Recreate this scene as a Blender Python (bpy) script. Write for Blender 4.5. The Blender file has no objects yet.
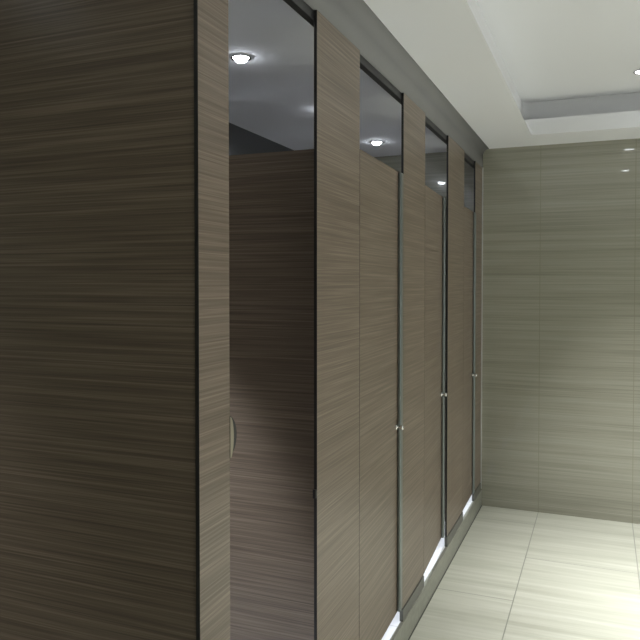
import bpy, bmesh, math, random
from mathutils import Vector, Matrix

C = bpy.context.scene.collection
S = bpy.context.scene

# ---------------------------------------------------------------- dimensions
XF = -0.802          # front face of the cubicle fronts
TH = 0.010           # compact laminate thickness
XB = -2.06           # wall behind the cubicles
YW = 5.07            # end wall
YN = -2.6            # wall behind the camera
XR = 2.30            # wall on the right
ZC = 2.55            # soffit
ZH = 2.42            # underside of the header, top of the front panels
ZR = 2.79            # raised ceiling
ZP = 0.115           # raised floor in the cubicles
ZB = 0.175           # underside of doors / fronts
ZT = 2.075           # top of doors
ZD = 2.052           # top of dividers

# ---------------------------------------------------------------- materials
def newmat(name):
    m = bpy.data.materials.new(name); m.use_nodes = True
    nt = m.node_tree
    return m, nt, nt.nodes, nt.links, nt.nodes['Principled BSDF']

def plain(name, col, rough=0.5, metal=0.0, spec=0.5):
    m, nt, N, L, b = newmat(name)
    b.inputs['Base Color'].default_value = (*col, 1)
    b.inputs['Roughness'].default_value = rough
    b.inputs['Metallic'].default_value = metal
    b.inputs['Specular IOR Level'].default_value = spec
    return m

def streak_nodes(N, L, stretch, seed_random=True, use_object=True):
    """streaks: noise squeezed so that it runs long in the two small axes"""
    if use_object:
        tc = N.new('ShaderNodeTexCoord'); src = tc.outputs['Object']
    else:
        g = N.new('ShaderNodeNewGeometry'); src = g.outputs['Position']
    if seed_random:
        oi = N.new('ShaderNodeObjectInfo')
        mul = N.new('ShaderNodeMath'); mul.operation = 'MULTIPLY'; mul.inputs[1].default_value = 37.0
        L.new(oi.outputs['Random'], mul.inputs[0])
        add = N.new('ShaderNodeVectorMath'); add.operation = 'ADD'
        L.new(src, add.inputs[0]); L.new(mul.outputs[0], add.inputs[1]); src = add.outputs[0]
    outs = []
    for k, (sc, det) in enumerate(stretch):
        mp = N.new('ShaderNodeMapping'); mp.inputs['Scale'].default_value = sc
        L.new(src, mp.inputs['Vector'])
        n = N.new('ShaderNodeTexNoise'); n.inputs['Scale'].default_value = 1.0
        n.inputs['Detail'].default_value = det; n.inputs['Roughness'].default_value = 0.6
        L.new(mp.outputs[0], n.inputs['Vector'])
        outs.append(n.outputs['Fac'])
    return outs

def mixfac(N, L, a, b, w):
    m = N.new('ShaderNodeMix'); m.data_type = 'FLOAT'
    m.inputs[0].default_value = w
    L.new(a, m.inputs[2]); L.new(b, m.inputs[3])
    return m.outputs[0]

def ramp(N, L, fac, stops):
    r = N.new('ShaderNodeValToRGB')
    e = r.color_ramp.elements
    e[0].position, e[0].color = stops[0][0], (*stops[0][1], 1)
    e[1].position, e[1].color = stops[-1][0], (*stops[-1][1], 1)
    for p, c in stops[1:-1]:
        x = e.new(p); x.color = (*c, 1)
    L.new(fac, r.inputs[0])
    return r.outputs[0]

def laminate(name, dark, mid, light, rough=0.33):
    m, nt, N, L, b = newmat(name)
    a, c, d = streak_nodes(N, L, [((2.2, 2.2, 330), 3), ((1.6, 1.6, 130), 2), ((0.5, 0.5, 9), 1)])
    f = mixfac(N, L, a, c, 0.45); f = mixfac(N, L, f, d, 0.06)
    L.new(ramp(N, L, f, [(0.38, dark), (0.5, mid), (0.62, light)]), b.inputs['Base Color'])
    b.inputs['Roughness'].default_value = rough
    b.inputs['Specular IOR Level'].default_value = 0.4
    return m

def tiles(name, cols, grout, shift, bw, rh, axes, rough, stretch, stops=(0.36, 0.5, 0.64), mortar=0.0022, offset=0.0):
    m, nt, N, L, b = newmat(name)
    a, c = streak_nodes(N, L, stretch, seed_random=False, use_object=False)
    f = mixfac(N, L, a, c, 0.45)
    col = ramp(N, L, f, [(stops[i], cols[i]) for i in range(3)])
    g = N.new('ShaderNodeNewGeometry')
    sep = N.new('ShaderNodeSeparateXYZ'); L.new(g.outputs['Position'], sep.inputs[0])
    cmb = N.new('ShaderNodeCombineXYZ')
    for i, ax in enumerate(axes):
        ad = N.new('ShaderNodeMath'); ad.operation = 'ADD'; ad.inputs[1].default_value = shift[i]
        L.new(sep.outputs[ax], ad.inputs[0]); L.new(ad.outputs[0], cmb.inputs[i])
    br = N.new('ShaderNodeTexBrick'); br.offset = offset; br.squash = 1.0
    br.inputs['Scale'].default_value = 1.0
    br.inputs['Brick Width'].default_value = bw; br.inputs['Row Height'].default_value = rh
    br.inputs['Mortar Size'].default_value = mortar; br.inputs['Mortar Smooth'].default_value = 0.1
    br.inputs['Mortar'].default_value = (*grout, 1)
    L.new(cmb.outputs[0], br.inputs['Vector'])
    L.new(col, br.inputs['Color1']); L.new(col, br.inputs['Color2'])
    L.new(br.outputs['Color'], b.inputs['Base Color'])
    b.inputs['Roughness'].default_value = rough
    return m

WOOD = laminate('walnut_laminate', (0.110, 0.084, 0.061), (0.158, 0.123, 0.092), (0.235, 0.189, 0.145))
CORE = plain('black_core', (0.012, 0.012, 0.013), 0.5)
ALU = plain('brushed_aluminium', (0.62, 0.63, 0.63), 0.32, 1.0)
CHROME = plain('chrome', (0.75, 0.75, 0.74), 0.18, 1.0)
BLACK = plain('black_plastic', (0.010, 0.010, 0.010), 0.45)
DARKALU = plain('dark_anodised', (0.020, 0.020, 0.021), 0.45)
SATIN = plain('satin_handle', (0.27, 0.245, 0.185), 0.32, 0.3)
PAINT = plain('ceiling_paint', (0.79, 0.80, 0.82), 0.85, 0, 0.2)
SHADEGREY = plain('shaded_header_grey', (0.23, 0.23, 0.23), 0.7, 0, 0.3)  # header colour darkened to stand in for the shade under the soffit
PROFILE = plain('dull_profile', (0.22, 0.245, 0.24), 0.33, 0.8)
DARKSEAL = plain('dark_sealant', (0.07, 0.07, 0.06), 0.6)
SHOE = plain('grey_shoe', (0.13, 0.132, 0.118), 0.35, 0.4)
FLOOR = tiles('floor_tile', [(0.335, 0.34, 0.275), (0.40, 0.405, 0.335), (0.46, 0.465, 0.395)], (0.22, 0.225, 0.19),
              (-3.60, 0.406), 1.2, 0.6, ('Y', 'X'), 0.28, [((1.4, 34, 1), 4), ((0.6, 9, 1), 2)], mortar=0.003, offset=0.5)
WALL = tiles('wall_tile', [(0.235, 0.228, 0.180), (0.295, 0.29, 0.232), (0.345, 0.34, 0.28)], (0.24, 0.23, 0.17),
             (0.406, 10.0), 0.6, 50.0, ('X', 'Z'), 0.16, [((1.4, 1.4, 150), 4), ((0.5, 0.5, 32), 2)], mortar=0.0022)
SIDEWALL = tiles('side_wall_tile', [(0.68, 0.68, 0.67), (0.72, 0.72, 0.71), (0.76, 0.76, 0.75)], (0.24, 0.23, 0.17),
             (0.3, 10.0), 0.565, 50.0, ('Y', 'Z'), 0.2, [((1.4, 1.4, 150), 4), ((0.5, 0.5, 32), 2)])
LEFTWALL = tiles('left_wall_tile', [(0.235, 0.228, 0.180), (0.295, 0.29, 0.232), (0.345, 0.34, 0.28)], (0.24, 0.23, 0.17), (0.3, 10.0), 0.6, 50.0, ('Y', 'Z'), 0.2, [((1.4, 1.4, 150), 4), ((0.5, 0.5, 32), 2)])
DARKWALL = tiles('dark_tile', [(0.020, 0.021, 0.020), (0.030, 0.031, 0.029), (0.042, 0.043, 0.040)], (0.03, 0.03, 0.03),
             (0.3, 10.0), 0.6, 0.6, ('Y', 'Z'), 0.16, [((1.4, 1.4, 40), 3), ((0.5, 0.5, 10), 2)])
PLATF = tiles('pale_tile', [(0.68, 0.69, 0.70), (0.74, 0.75, 0.76), (0.78, 0.79, 0.80)], (0.5, 0.5, 0.5),
             (0.1, 0.1), 0.3, 0.3, ('X', 'Y'), 0.3, [((3, 3, 3), 3), ((8, 8, 8), 2)])
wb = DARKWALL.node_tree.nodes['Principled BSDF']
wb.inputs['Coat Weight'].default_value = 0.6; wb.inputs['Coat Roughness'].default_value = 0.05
wb = WALL.node_tree.nodes['Principled BSDF']
wb.inputs['Coat Weight'].default_value = 1.0; wb.inputs['Coat Roughness'].default_value = 0.012
m_, nt_, N_, L_, b_ = newmat('riser_stone')
a_, c_ = streak_nodes(N_, L_, [((9, 9, 40), 4), ((40, 40, 40), 2)], False, False)
L_.new(ramp(N_, L_, mixfac(N_, L_, a_, c_, 0.4), [(0.35, (0.175, 0.18, 0.145)), (0.5, (0.215, 0.22, 0.18)), (0.65, (0.255, 0.26, 0.215))]), b_.inputs['Base Color'])
b_.inputs['Roughness'].default_value = 0.3
STONE = m_

def glow(name, col, s):
    m, nt, N, L, b = newmat(name)
    b.inputs['Base Color'].default_value = (0.9, 0.9, 0.9, 1)
    b.inputs['Emission Color'].default_value = (*col, 1)
    b.inputs['Emission Strength'].default_value = s
    return m
LAMPC = glow('lamp_glow', (0.90, 0.95, 1.0), 8.0)
LAMPS = glow('stall_lamp_glow', (0.88, 0.93, 1.0), 40.0)

# ---------------------------------------------------------------- mesh helpers
def box(bm, x0, x1, y0, y1, z0, z1, bev=0.0):
    t = bmesh.new()
    bmesh.ops.create_cube(t, size=1.0)
    for v in t.verts:
        v.co = Vector(((x0+x1)/2 + v.co.x*(x1-x0), (y0+y1)/2 + v.co.y*(y1-y0), (z0+z1)/2 + v.co.z*(z1-z0)))
    if bev:
        bmesh.ops.bevel(t, geom=t.edges[:], offset=bev, segments=2, affect='EDGES', profile=0.5)
    me = bpy.data.meshes.new('t'); t.to_mesh(me); t.free()
    bm.from_mesh(me); bpy.data.meshes.remove(me)

def lathe(bm, prof, seg=24, mat=None):
    """profile [(r, h)] turned about Z, then moved by mat; closed at the ends"""
    rings = []
    for r, h in prof:
        ring = []
        for i in range(seg):
            a = 2*math.pi*i/seg
            p = Vector((r*math.cos(a), r*math.sin(a), h))
            ring.append(bm.verts.new(mat @ p if mat else p))
        rings.append(ring)
    for A, B in zip(rings, rings[1:]):
        for i in range(seg):
            bm.faces.new((A[i], A[(i+1) % seg], B[(i+1) % seg], B[i]))
    bm.faces.new(rings[0][::-1]); bm.faces.new(rings[-1])

def tube(bm, pts, ry, rx, seg=12):
    """elliptic tube through points lying in the YZ plane"""
    rings = []
    n = len(pts)
    for i, p in enumerate(pts):
        d = (pts[min(i+1, n-1)] - pts[max(i-1, 0)]).normalized()
        side = d.cross(Vector((1, 0, 0))).normalized()
        rings.append([bm.verts.new(p + side*ry*math.cos(2*math.pi*k/seg) + Vector((1, 0, 0))*rx*math.sin(2*math.pi*k/seg)) for k in range(seg)])
    for A, B in zip(rings, rings[1:]):
        for k in range(seg):
            bm.faces.new((A[k], A[(k+1) % seg], B[(k+1) % seg], B[k]))
    bm.faces.new(rings[0][::-1]); bm.faces.new(rings[-1])

def obj(name, bm, mats, parent=None, loc=(0, 0, 0), smooth=False):
    bmesh.ops.recalc_face_normals(bm, faces=bm.faces[:])
    me = bpy.data.meshes.new(name); bm.to_mesh(me); bm.free()
    if not isinstance(mats, (list, tuple)): mats = [mats]
    for m in mats: me.materials.append(m)
    if smooth:
        for p in me.polygons: p.use_smooth = True
    o = bpy.data.objects.new(name, me); C.objects.link(o)
    o.location = loc
    if parent: o.parent = parent
    return o

def tag(o, label, cat, group=None):
    o['label'] = label; o['category'] = cat
    if group: o['group'] = group
    return o

def empty(name, loc, label, cat, group=None, rz=0.0):
    o = bpy.data.objects.new(name, None); C.objects.link(o)
    o.empty_display_size = 0.1
    o.location = loc; o.rotation_euler = (0, 0, rz)
    return tag(o, label, cat, group)

def struct(name, bm, mats, smooth=False):
    o = obj(name, bm, mats, None, smooth=smooth); o['kind'] = 'structure'; return o

def panel_mesh(x0, x1, y0, y1, z0, z1, axis, bev=0.0006):
    """laminate sheet: faces along axis are wood (slot 0), the edges black core (slot 1)"""
    bm = bmesh.new(); box(bm, x0, x1, y0, y1, z0, z1, bev)
    bm.normal_update()
    for f in bm.faces:
        f.material_index = 0 if abs(f.normal[axis]) > 0.95 else 1
    return bm

# ---------------------------------------------------------------- room shell
bm = bmesh.new(); box(bm, XB, XR, YN, YW, -0.10, 0.0)
struct('floor', bm, FLOOR)
bm = bmesh.new(); box(bm, XB, XF-0.010, 1.297, YW, 0.0, ZP)
struct('floor', bm, PLATF)
bm = bmesh.new(); box(bm, XF-0.010, XF+0.006, 1.285, YW, 0.0, ZP, 0.002)
struct('trim_1', bm, STONE)
bm = bmesh.new(); box(bm, XF+0.006, XF+0.010, 1.285, YW, 0.0, 0.004)
struct('trim_3', bm, DARKSEAL)
bm = bmesh.new(); box(bm, XB-0.1, XR+0.1, YW, YW+0.1, -0.1, 2.9)
struct('wall_back', bm, WALL)
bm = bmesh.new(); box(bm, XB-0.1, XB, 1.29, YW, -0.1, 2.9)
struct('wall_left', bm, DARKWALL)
bm = bmesh.new(); box(bm, XB-0.1, XB, YN, 1.29, -0.1, 2.9)
struct('wall_left', bm, LEFTWALL)
bm = bmesh.new(); box(bm, XR, XR+0.1, YN, YW, -0.1, 2.9)
struct('wall_right', bm, SIDEWALL)
bm = bmesh.new(); box(bm, XB-0.1, XR+0.1, YN-0.1, YN, -0.1, 2.9)
struct('wall_front', bm, WALL)

# ceiling: soffit border with a stepped, round-cornered raised field
def rrect(x0, x1, y0, y1, r, n=8):
    pts = []
    for cx, cy, a0 in ((x1-r, y1-r, 0), (x0+r, y1-r, 90), (x0+r, y0+r, 180), (x1-r, y0+r, 270)):
        for i in range(n+1):
            a = math.radians(a0 + 90*i/n)
            pts.append((cx + r*math.cos(a), cy + r*math.sin(a)))
    return pts
RX0, RX1, RY0, RY1 = -0.435, 1.93, -2.1, 4.70
bm = bmesh.new()
A = rrect(RX0, RX1, RY0, RY1, 0.03)
B = rrect(RX0-0.07, RX1+0.07, RY0-0.07, RY1+0.13, 0.07)
def ring(pts, z): return [bm.verts.new((x, y, z)) for x, y in pts]
a0, a1, b1, b2 = ring(A, ZC), ring([(x-0.06 if x < RX0+0.02 else x, y) for x, y in A], ZC+0.10), ring(B, ZC+0.10), ring(B, ZR)
for P, Q in ((a0, a1), (a1, b1), (b1, b2)):
    n = len(P)
    for i in range(n):
        bm.faces.new((P[i], P[(i+1) % n], Q[(i+1) % n], Q[i]))
bm.faces.new(b2)
outer = [bm.verts.new((x, y, ZC)) for x, y in ((XB, YN), (XR, YN), (XR, YW), (XB, YW))]
oe = [bm.edges.new((outer[i], outer[(i+1) % 4])) for i in range(4)]
ie = [bm.edges.get((a0[i], a0[(i+1) % len(a0)])) for i in range(len(a0))]
bmesh.ops.triangle_fill(bm, use_beauty=True, use_dissolve=False, edges=oe+ie)
struct('ceiling', bm, PAINT)

# plastered header over the fronts, rounded into the soffit
bm = bmesh.new()
prof = [(XF-0.05, ZC), (XF-0.05, ZH), (XF+0.002, ZH)]
for q in range(9):
    a = math.radians(90*q/8)
    prof.append((XF+0.002+0.045*(1-math.cos(a)), ZC-0.045+0.045*math.sin(a)))
va = [bm.verts.new((x, 1.283, z)) for x, z in prof]
vb = [bm.verts.new((x, YW, z)) for x, z in prof]
n = len(prof)
for i in range(n):
    bm.faces.new((va[i], va[(i+1) % n], vb[(i+1) % n], vb[i]))
bm.faces.new(va); bm.faces.new(vb)
struct('trim_2', bm, SHADEGREY, True)

# ---------------------------------------------------------------- cubicle fronts (pilasters)
PIL = [(1.291, 1.424), (1.959, 2.359), (2.945, 3.34), (3.885, 4.368), (4.772, YW-0.016)]
PLAB = ['narrow wood-grain front panel at the dark end panel, with a bow pull on its edge',
        'wide wood-grain front panel between open doorway and first closed door, black latch keeper',
        'full-height wood-grain front panel between the two doors nearest the camera',
        'full-height wood-grain front panel between the middle door and the door nearest the end wall',
        'narrow wood-grain front panel against the tiled end wall']
for i, (y0, y1) in enumerate(PIL):
    t = empty('front_panel', (XF, y0, ZP), PLAB[i], 'cubicle panel', 'full height cubicle front panels')
    W = y1-y0
    obj('board', panel_mesh(-TH, 0, 0, W, ZB-ZP, ZH-ZP-0.001, 0), [WOOD, CORE], t)
    bm = bmesh.new(); box(bm, -TH-0.004, 0.003, 0.004, W-0.004, 0.0005, ZB-ZP-0.006, 0.0015)
    sh = obj('base_shoe', bm, SHOE, t); sh['label'] = 'grey metal shoe along the foot of the panel'
    bm = bmesh.new(); box(bm, -TH+0.001, -0.001, 0.006, W-0.006, ZB-ZP-0.006, ZB-ZP, 0.0005)
    obj('shoe_gasket', bm, BLACK, t)
    if i == 1:
        bm = bmesh.new(); box(bm, -0.011, -0.001, -0.008, 0.0, 0.945-ZP, 0.972-ZP, 0.001)
        k = obj('latch_keeper', bm, BLACK, t); k['label'] = 'small black latch keeper'
    if i == 0:
        bm = bmesh.new()       # half-moon pull plate
        zc = 1.240-ZP
        fr, bk = [], []
        for q in range(21):
            a = math.pi*q/20
            y, z = W + 0.0005 + 0.017*math.sin(a), zc + 0.049*math.cos(a)
            fr.append(bm.verts.new((0.001, y, z))); bk.append(bm.verts.new((-TH, y, z)))
        n = len(fr)
        f1 = bm.faces.new(fr); f2 = bm.faces.new(bk[::-1])
        for q in range(n):
            f = bm.faces.new((fr[q], fr[(q+1) % n], bk[(q+1) % n], bk[q])); f.material_index = 1
        h = obj('pull_handle', bm, [SATIN, CORE], t); h['label'] = 'half-moon pull with a dark edge'
        bm = bmesh.new(); fr, bk = [], []  # black half-moon sheet behind the pull, reaching past its rim
        for q in range(21):
            a = math.pi*q/20
            y, z = W + 0.0005 + 0.051*math.sin(a), zc - 0.002 + 0.053*math.cos(a)
            fr.append(bm.verts.new((-TH-0.0003, y, z))); bk.append(bm.verts.new((-TH-0.003, y, z)))
        n = len(fr); bm.faces.new(fr); bm.faces.new(bk[::-1])
        for q in range(n): bm.faces.new((fr[q], fr[(q+1) % n], bk[(q+1) % n], bk[q]))
        bp = obj('black_half_moon', bm, BLACK, h); bp['label'] = 'black half-moon sheet behind the pull'

# end wall channel
bm = bmesh.new()
box(bm, -0.020, 0.006, 0, 0.0155, ZB-ZP-0.05, ZH-ZP-0.001, 0.001)
tag(obj('wall_channel', bm, ALU, None, (XF, YW-0.0157, ZP)), 'slim metal channel holding the last front panel to the tiled end wall', 'channel')

# head rail behind the tops of the panels
bm = bmesh.new()
box(bm, -0.034, -TH-0.0006, 0, YW-0.018-1.30, -0.030, 0.0, 0.001)
tag(obj('header_rail', bm, DARKALU, None, (XF, 1.30, ZH-0.0005)), 'black head rail under the header, running along the whole cubicle front', 'rail')

# ---------------------------------------------------------------- end panel and dividers
EY0 = 1.295
t = empty('end_panel', ((XF+XB)/2, EY0, ZP), 'large dark wood-grain end panel of the cubicle row, nearest the camera', 'cubicle panel')
hw = (XF-TH-0.0005-XB-0.002)/2
cx = (XF-TH-0.0005+XB+0.002)/2 - (XF+XB)/2
obj('board', panel_mesh(cx-hw, cx+hw, 0, TH, 0.03, ZC-ZP-0.002, 1), [WOOD, CORE], t)
bm = bmesh.new(); box(bm, cx-hw, cx+hw-0.02, -0.001, TH+0.001, 0.0005, 0.03, 0.001)
obj('base_shoe', bm, SHOE, t)
DIV = [2.19, 3.15, 4.13]
DLAB = ['dark wood-grain divider seen through the open doorway, beside the wide front panel',
        'wood-grain divider behind the front panel between the two nearest closed doors',
        'wood-grain divider behind the front panel of the farthest closed door']
for y, lab in zip(DIV, DLAB):
    t = empty('divider_panel', ((XF+XB)/2, y, ZP), lab, 'cubicle panel', 'dividers between the cubicles')
    x0 = XB+0.002-(XF+XB)/2; x1 = XF-TH-0.0005-(XF+XB)/2
    obj('board', panel_mesh(x0, x1, 0, TH, 0.06, ZD-ZP, 1), [WOOD, CORE], t)
    for dx in (x0+0.12, x1-0.12):
        bm = bmesh.new(); lathe(bm, [(0.03, 0.0005), (0.03, 0.006), (0.012, 0.009), (0.012, 0.058), (0.018, 0.0598)], 20, Matrix.Translation((dx, TH/2, 0)))
        obj('foot', bm, ALU, t)

# ---------------------------------------------------------------- doors
OPEN = [(PIL[1][1], PIL[2][0]), (PIL[2][1], PIL[3][0]), (PIL[3][1], PIL[4][0])]
AJAR = [1.3, 2.7, 0.9]
LAB = ['wood-grain cubicle door nearest the camera, chrome knob at its right edge',
       'middle wood-grain cubicle door, with a dark gap along its latch edge',
       'wood-grain cubicle door farthest away, next to the tiled end wall']
GAP = 0.0035
def knob_bm(y, z):
    bm = bmesh.new()
    M = Matrix.Translation((0.0, y, z)) @ Matrix.Rotation(math.radians(90), 4, 'Y')
    lathe(bm, [(0.0125, 0.0), (0.0125, 0.003), (0.0115, 0.004), (0.0045, 0.005), (0.0045, 0.017), (0.0085, 0.019),
               (0.0105, 0.022), (0.0105, 0.029), (0.0085, 0.032), (0.003, 0.033)], 24, M)
    return bm
for (y0, y1), aj, lab in zip(OPEN, AJAR, LAB):
    W = y1-y0-2*GAP
    t = empty('cubicle_door', (XF-0.0005, y0+GAP, ZB), lab, 'cubicle door', 'closed cubicle doors', math.radians(aj))
    H = ZT-ZB
    obj('leaf', panel_mesh(-TH, 0, 0, W, 0, H, 0), [WOOD, CORE], t)
    bm = bmesh.new(); box(bm, 0.0002, 0.016, W-0.042, W-0.001, 0.004, H-0.004, 0.005)
    e = obj('edge_profile', bm, PROFILE, t); e['label'] = 'rounded aluminium profile along the latch edge'
    k = obj('knob', knob_bm(W-0.060, 0.985-ZB), CHROME, t, smooth=True); k['label'] = 'small chrome knob'
    bm = bmesh.new(); box(bm, -TH-0.022, -TH, W-0.075, W-0.004, 0.97-ZB, 1.03-ZB, 0.004)
    obj('latch_case', bm, ALU, t)
    for hz in (0.20, H/2, H-0.20):
        bm = bmesh.new()
        lathe(bm, [(0.006, -0.04), (0.007, -0.037), (0.007, 0.037), (0.006, 0.04)], 16, Matrix.Translation((-TH-0.008, 0.007, hz)))
        box(bm, -TH-0.0042, -TH-0.0014, -0.012, 0.002, hz-0.035, hz+0.035, 0.001)
        box(bm, -TH-0.0035, -TH, 0.009, 0.045, hz-0.035, hz+0.035, 0.001)
        obj('hinge', bm, ALU, t)

# ---------------------------------------------------------------- downlights
def downlight(x, y, z, label, group, glowmat, watts, size, blend, col, r=0.042, dome=0.022, name='ceiling_downlight'):
    t = empty(name, (x, y, z), label, 'ceiling light', group)
    bm = bmesh.new()
    seg = 32; prof = [(r, 0.0-0.001), (r+0.002, -0.006), (r-0.004, -0.007), (r-0.010, -0.003), (r-0.010, -0.0005)]
    rings = []
    for rr, h in prof:
        rings.append([bm.verts.new((rr*math.cos(2*math.pi*i/seg), rr*math.sin(2*math.pi*i/seg), h)) for i in range(seg)])
    rings.append(rings[0])
    for P, Q in zip(rings, rings[1:]):
        for i in range(seg): bm.faces.new((P[i], P[(i+1) % seg], Q[(i+1) % seg], Q[i]))
    obj('trim_ring', bm, CHROME, t, smooth=True)
    bm = bmesh.new(); lathe(bm, [(r-0.0105, -0.001), (r-0.0105, -0.003), (r-0.014, -0.003-dome*0.3), (r*0.5, -0.003-dome*0.7), (r*0.2, -0.003-dome*0.84), (0.003, -0.003-dome*0.86)], 28)
    obj('lens', bm, glowmat, t)
    ld = bpy.data.lights.new('lamp_beam', 'SPOT'); ld.energy = watts; ld.color = col
    ld.spot_size = math.radians(size); ld.spot_blend = blend; ld.shadow_soft_size = 0.03
    lo = bpy.data.objects.new('lamp_beam', ld); C.objects.link(lo); lo.parent = t; lo.location = (0, 0, -0.04)
    return t

CW, SW, RW = 150.0, 130.0, 205.0  # last value drives the added fill row on the right
for y, lab in ((4.35, 'bright downlight in the raised ceiling, near the end wall'),
               (3.33, 'second downlight from the end wall in the raised ceiling'),
               (2.06, 'third downlight from the end wall in the raised ceiling')):
    downlight(0.205, y, ZR, lab, 'downlights along the raised ceiling', LAMPC, CW, 60, 1.0, (0.985, 0.99, 1.0), r=0.055, dome=0.007)
for y, lab in ((4.10, 'added fill light on the unseen right side of the raised ceiling, nearest the end wall'),  # out-of-view row added to lift the fronts and ceiling by bounce
               (2.70, 'added fill light on the unseen right side of the raised ceiling, second from the end wall'),
               (1.30, 'added fill light on the unseen right side of the raised ceiling, level with the end panel'),
               (-0.40, 'added fill light on the unseen right side of the raised ceiling, behind the camera')):
    downlight(1.80, y, ZR, lab, 'downlights along the raised ceiling', LAMPC, RW, 84, 0.7, (0.985, 0.99, 1.0), r=0.055, dome=0.007)
downlight(-1.75, 0.72, ZC, 'assumed unseen downlight in the low ceiling, brightening the dark end panel', None, LAMPC, 38.0, 70, 1.0, (0.985, 0.99, 1.0))  # unseen lamp assumed here, its power raised to brighten the end panel
for y, lab in ((1.68, 'downlight above the open cubicle'),
               (2.625, 'glowing downlight seen through the gap above the open doorway'),
               (3.58, 'downlight above the third cubicle, behind the front panels'),
               (4.53, 'glowing downlight seen through the gap above the nearest closed door')):
    downlight(-1.42, y, ZC, lab, 'downlights in the cubicle ceiling', LAMPS, SW, 50, 0.5, (0.86, 0.91, 1.0))

# ---------------------------------------------------------------- camera, world, colour
cd = bpy.data.cameras.new('camera'); cam = bpy.data.objects.new('camera', cd); C.objects.link(cam)
FPX = 700.0
cd.sensor_width = 36.0; cd.lens = 36.0*FPX/640.0
cd.shift_y = -21.0/640.0; cd.clip_start = 0.02
cam.location = (0, 0, 1.60)
cam.rotation_euler = (math.radians(90)-math.atan2(16.0, FPX), 0, math.atan2(283.0, FPX))
S.camera = cam

w = bpy.data.worlds.new('world'); S.world = w; w.use_nodes = True
w.node_tree.nodes['Background'].inputs[0].default_value = (0.9, 0.95, 1.0, 1)
w.node_tree.nodes['Background'].inputs[1].default_value = 0.0
S.view_settings.view_transform = 'Standard'
S.view_settings.look = 'None'
S.view_settings.gamma = 1.0
S.view_settings.use_curve_mapping = False
S.view_settings.exposure = 1.0
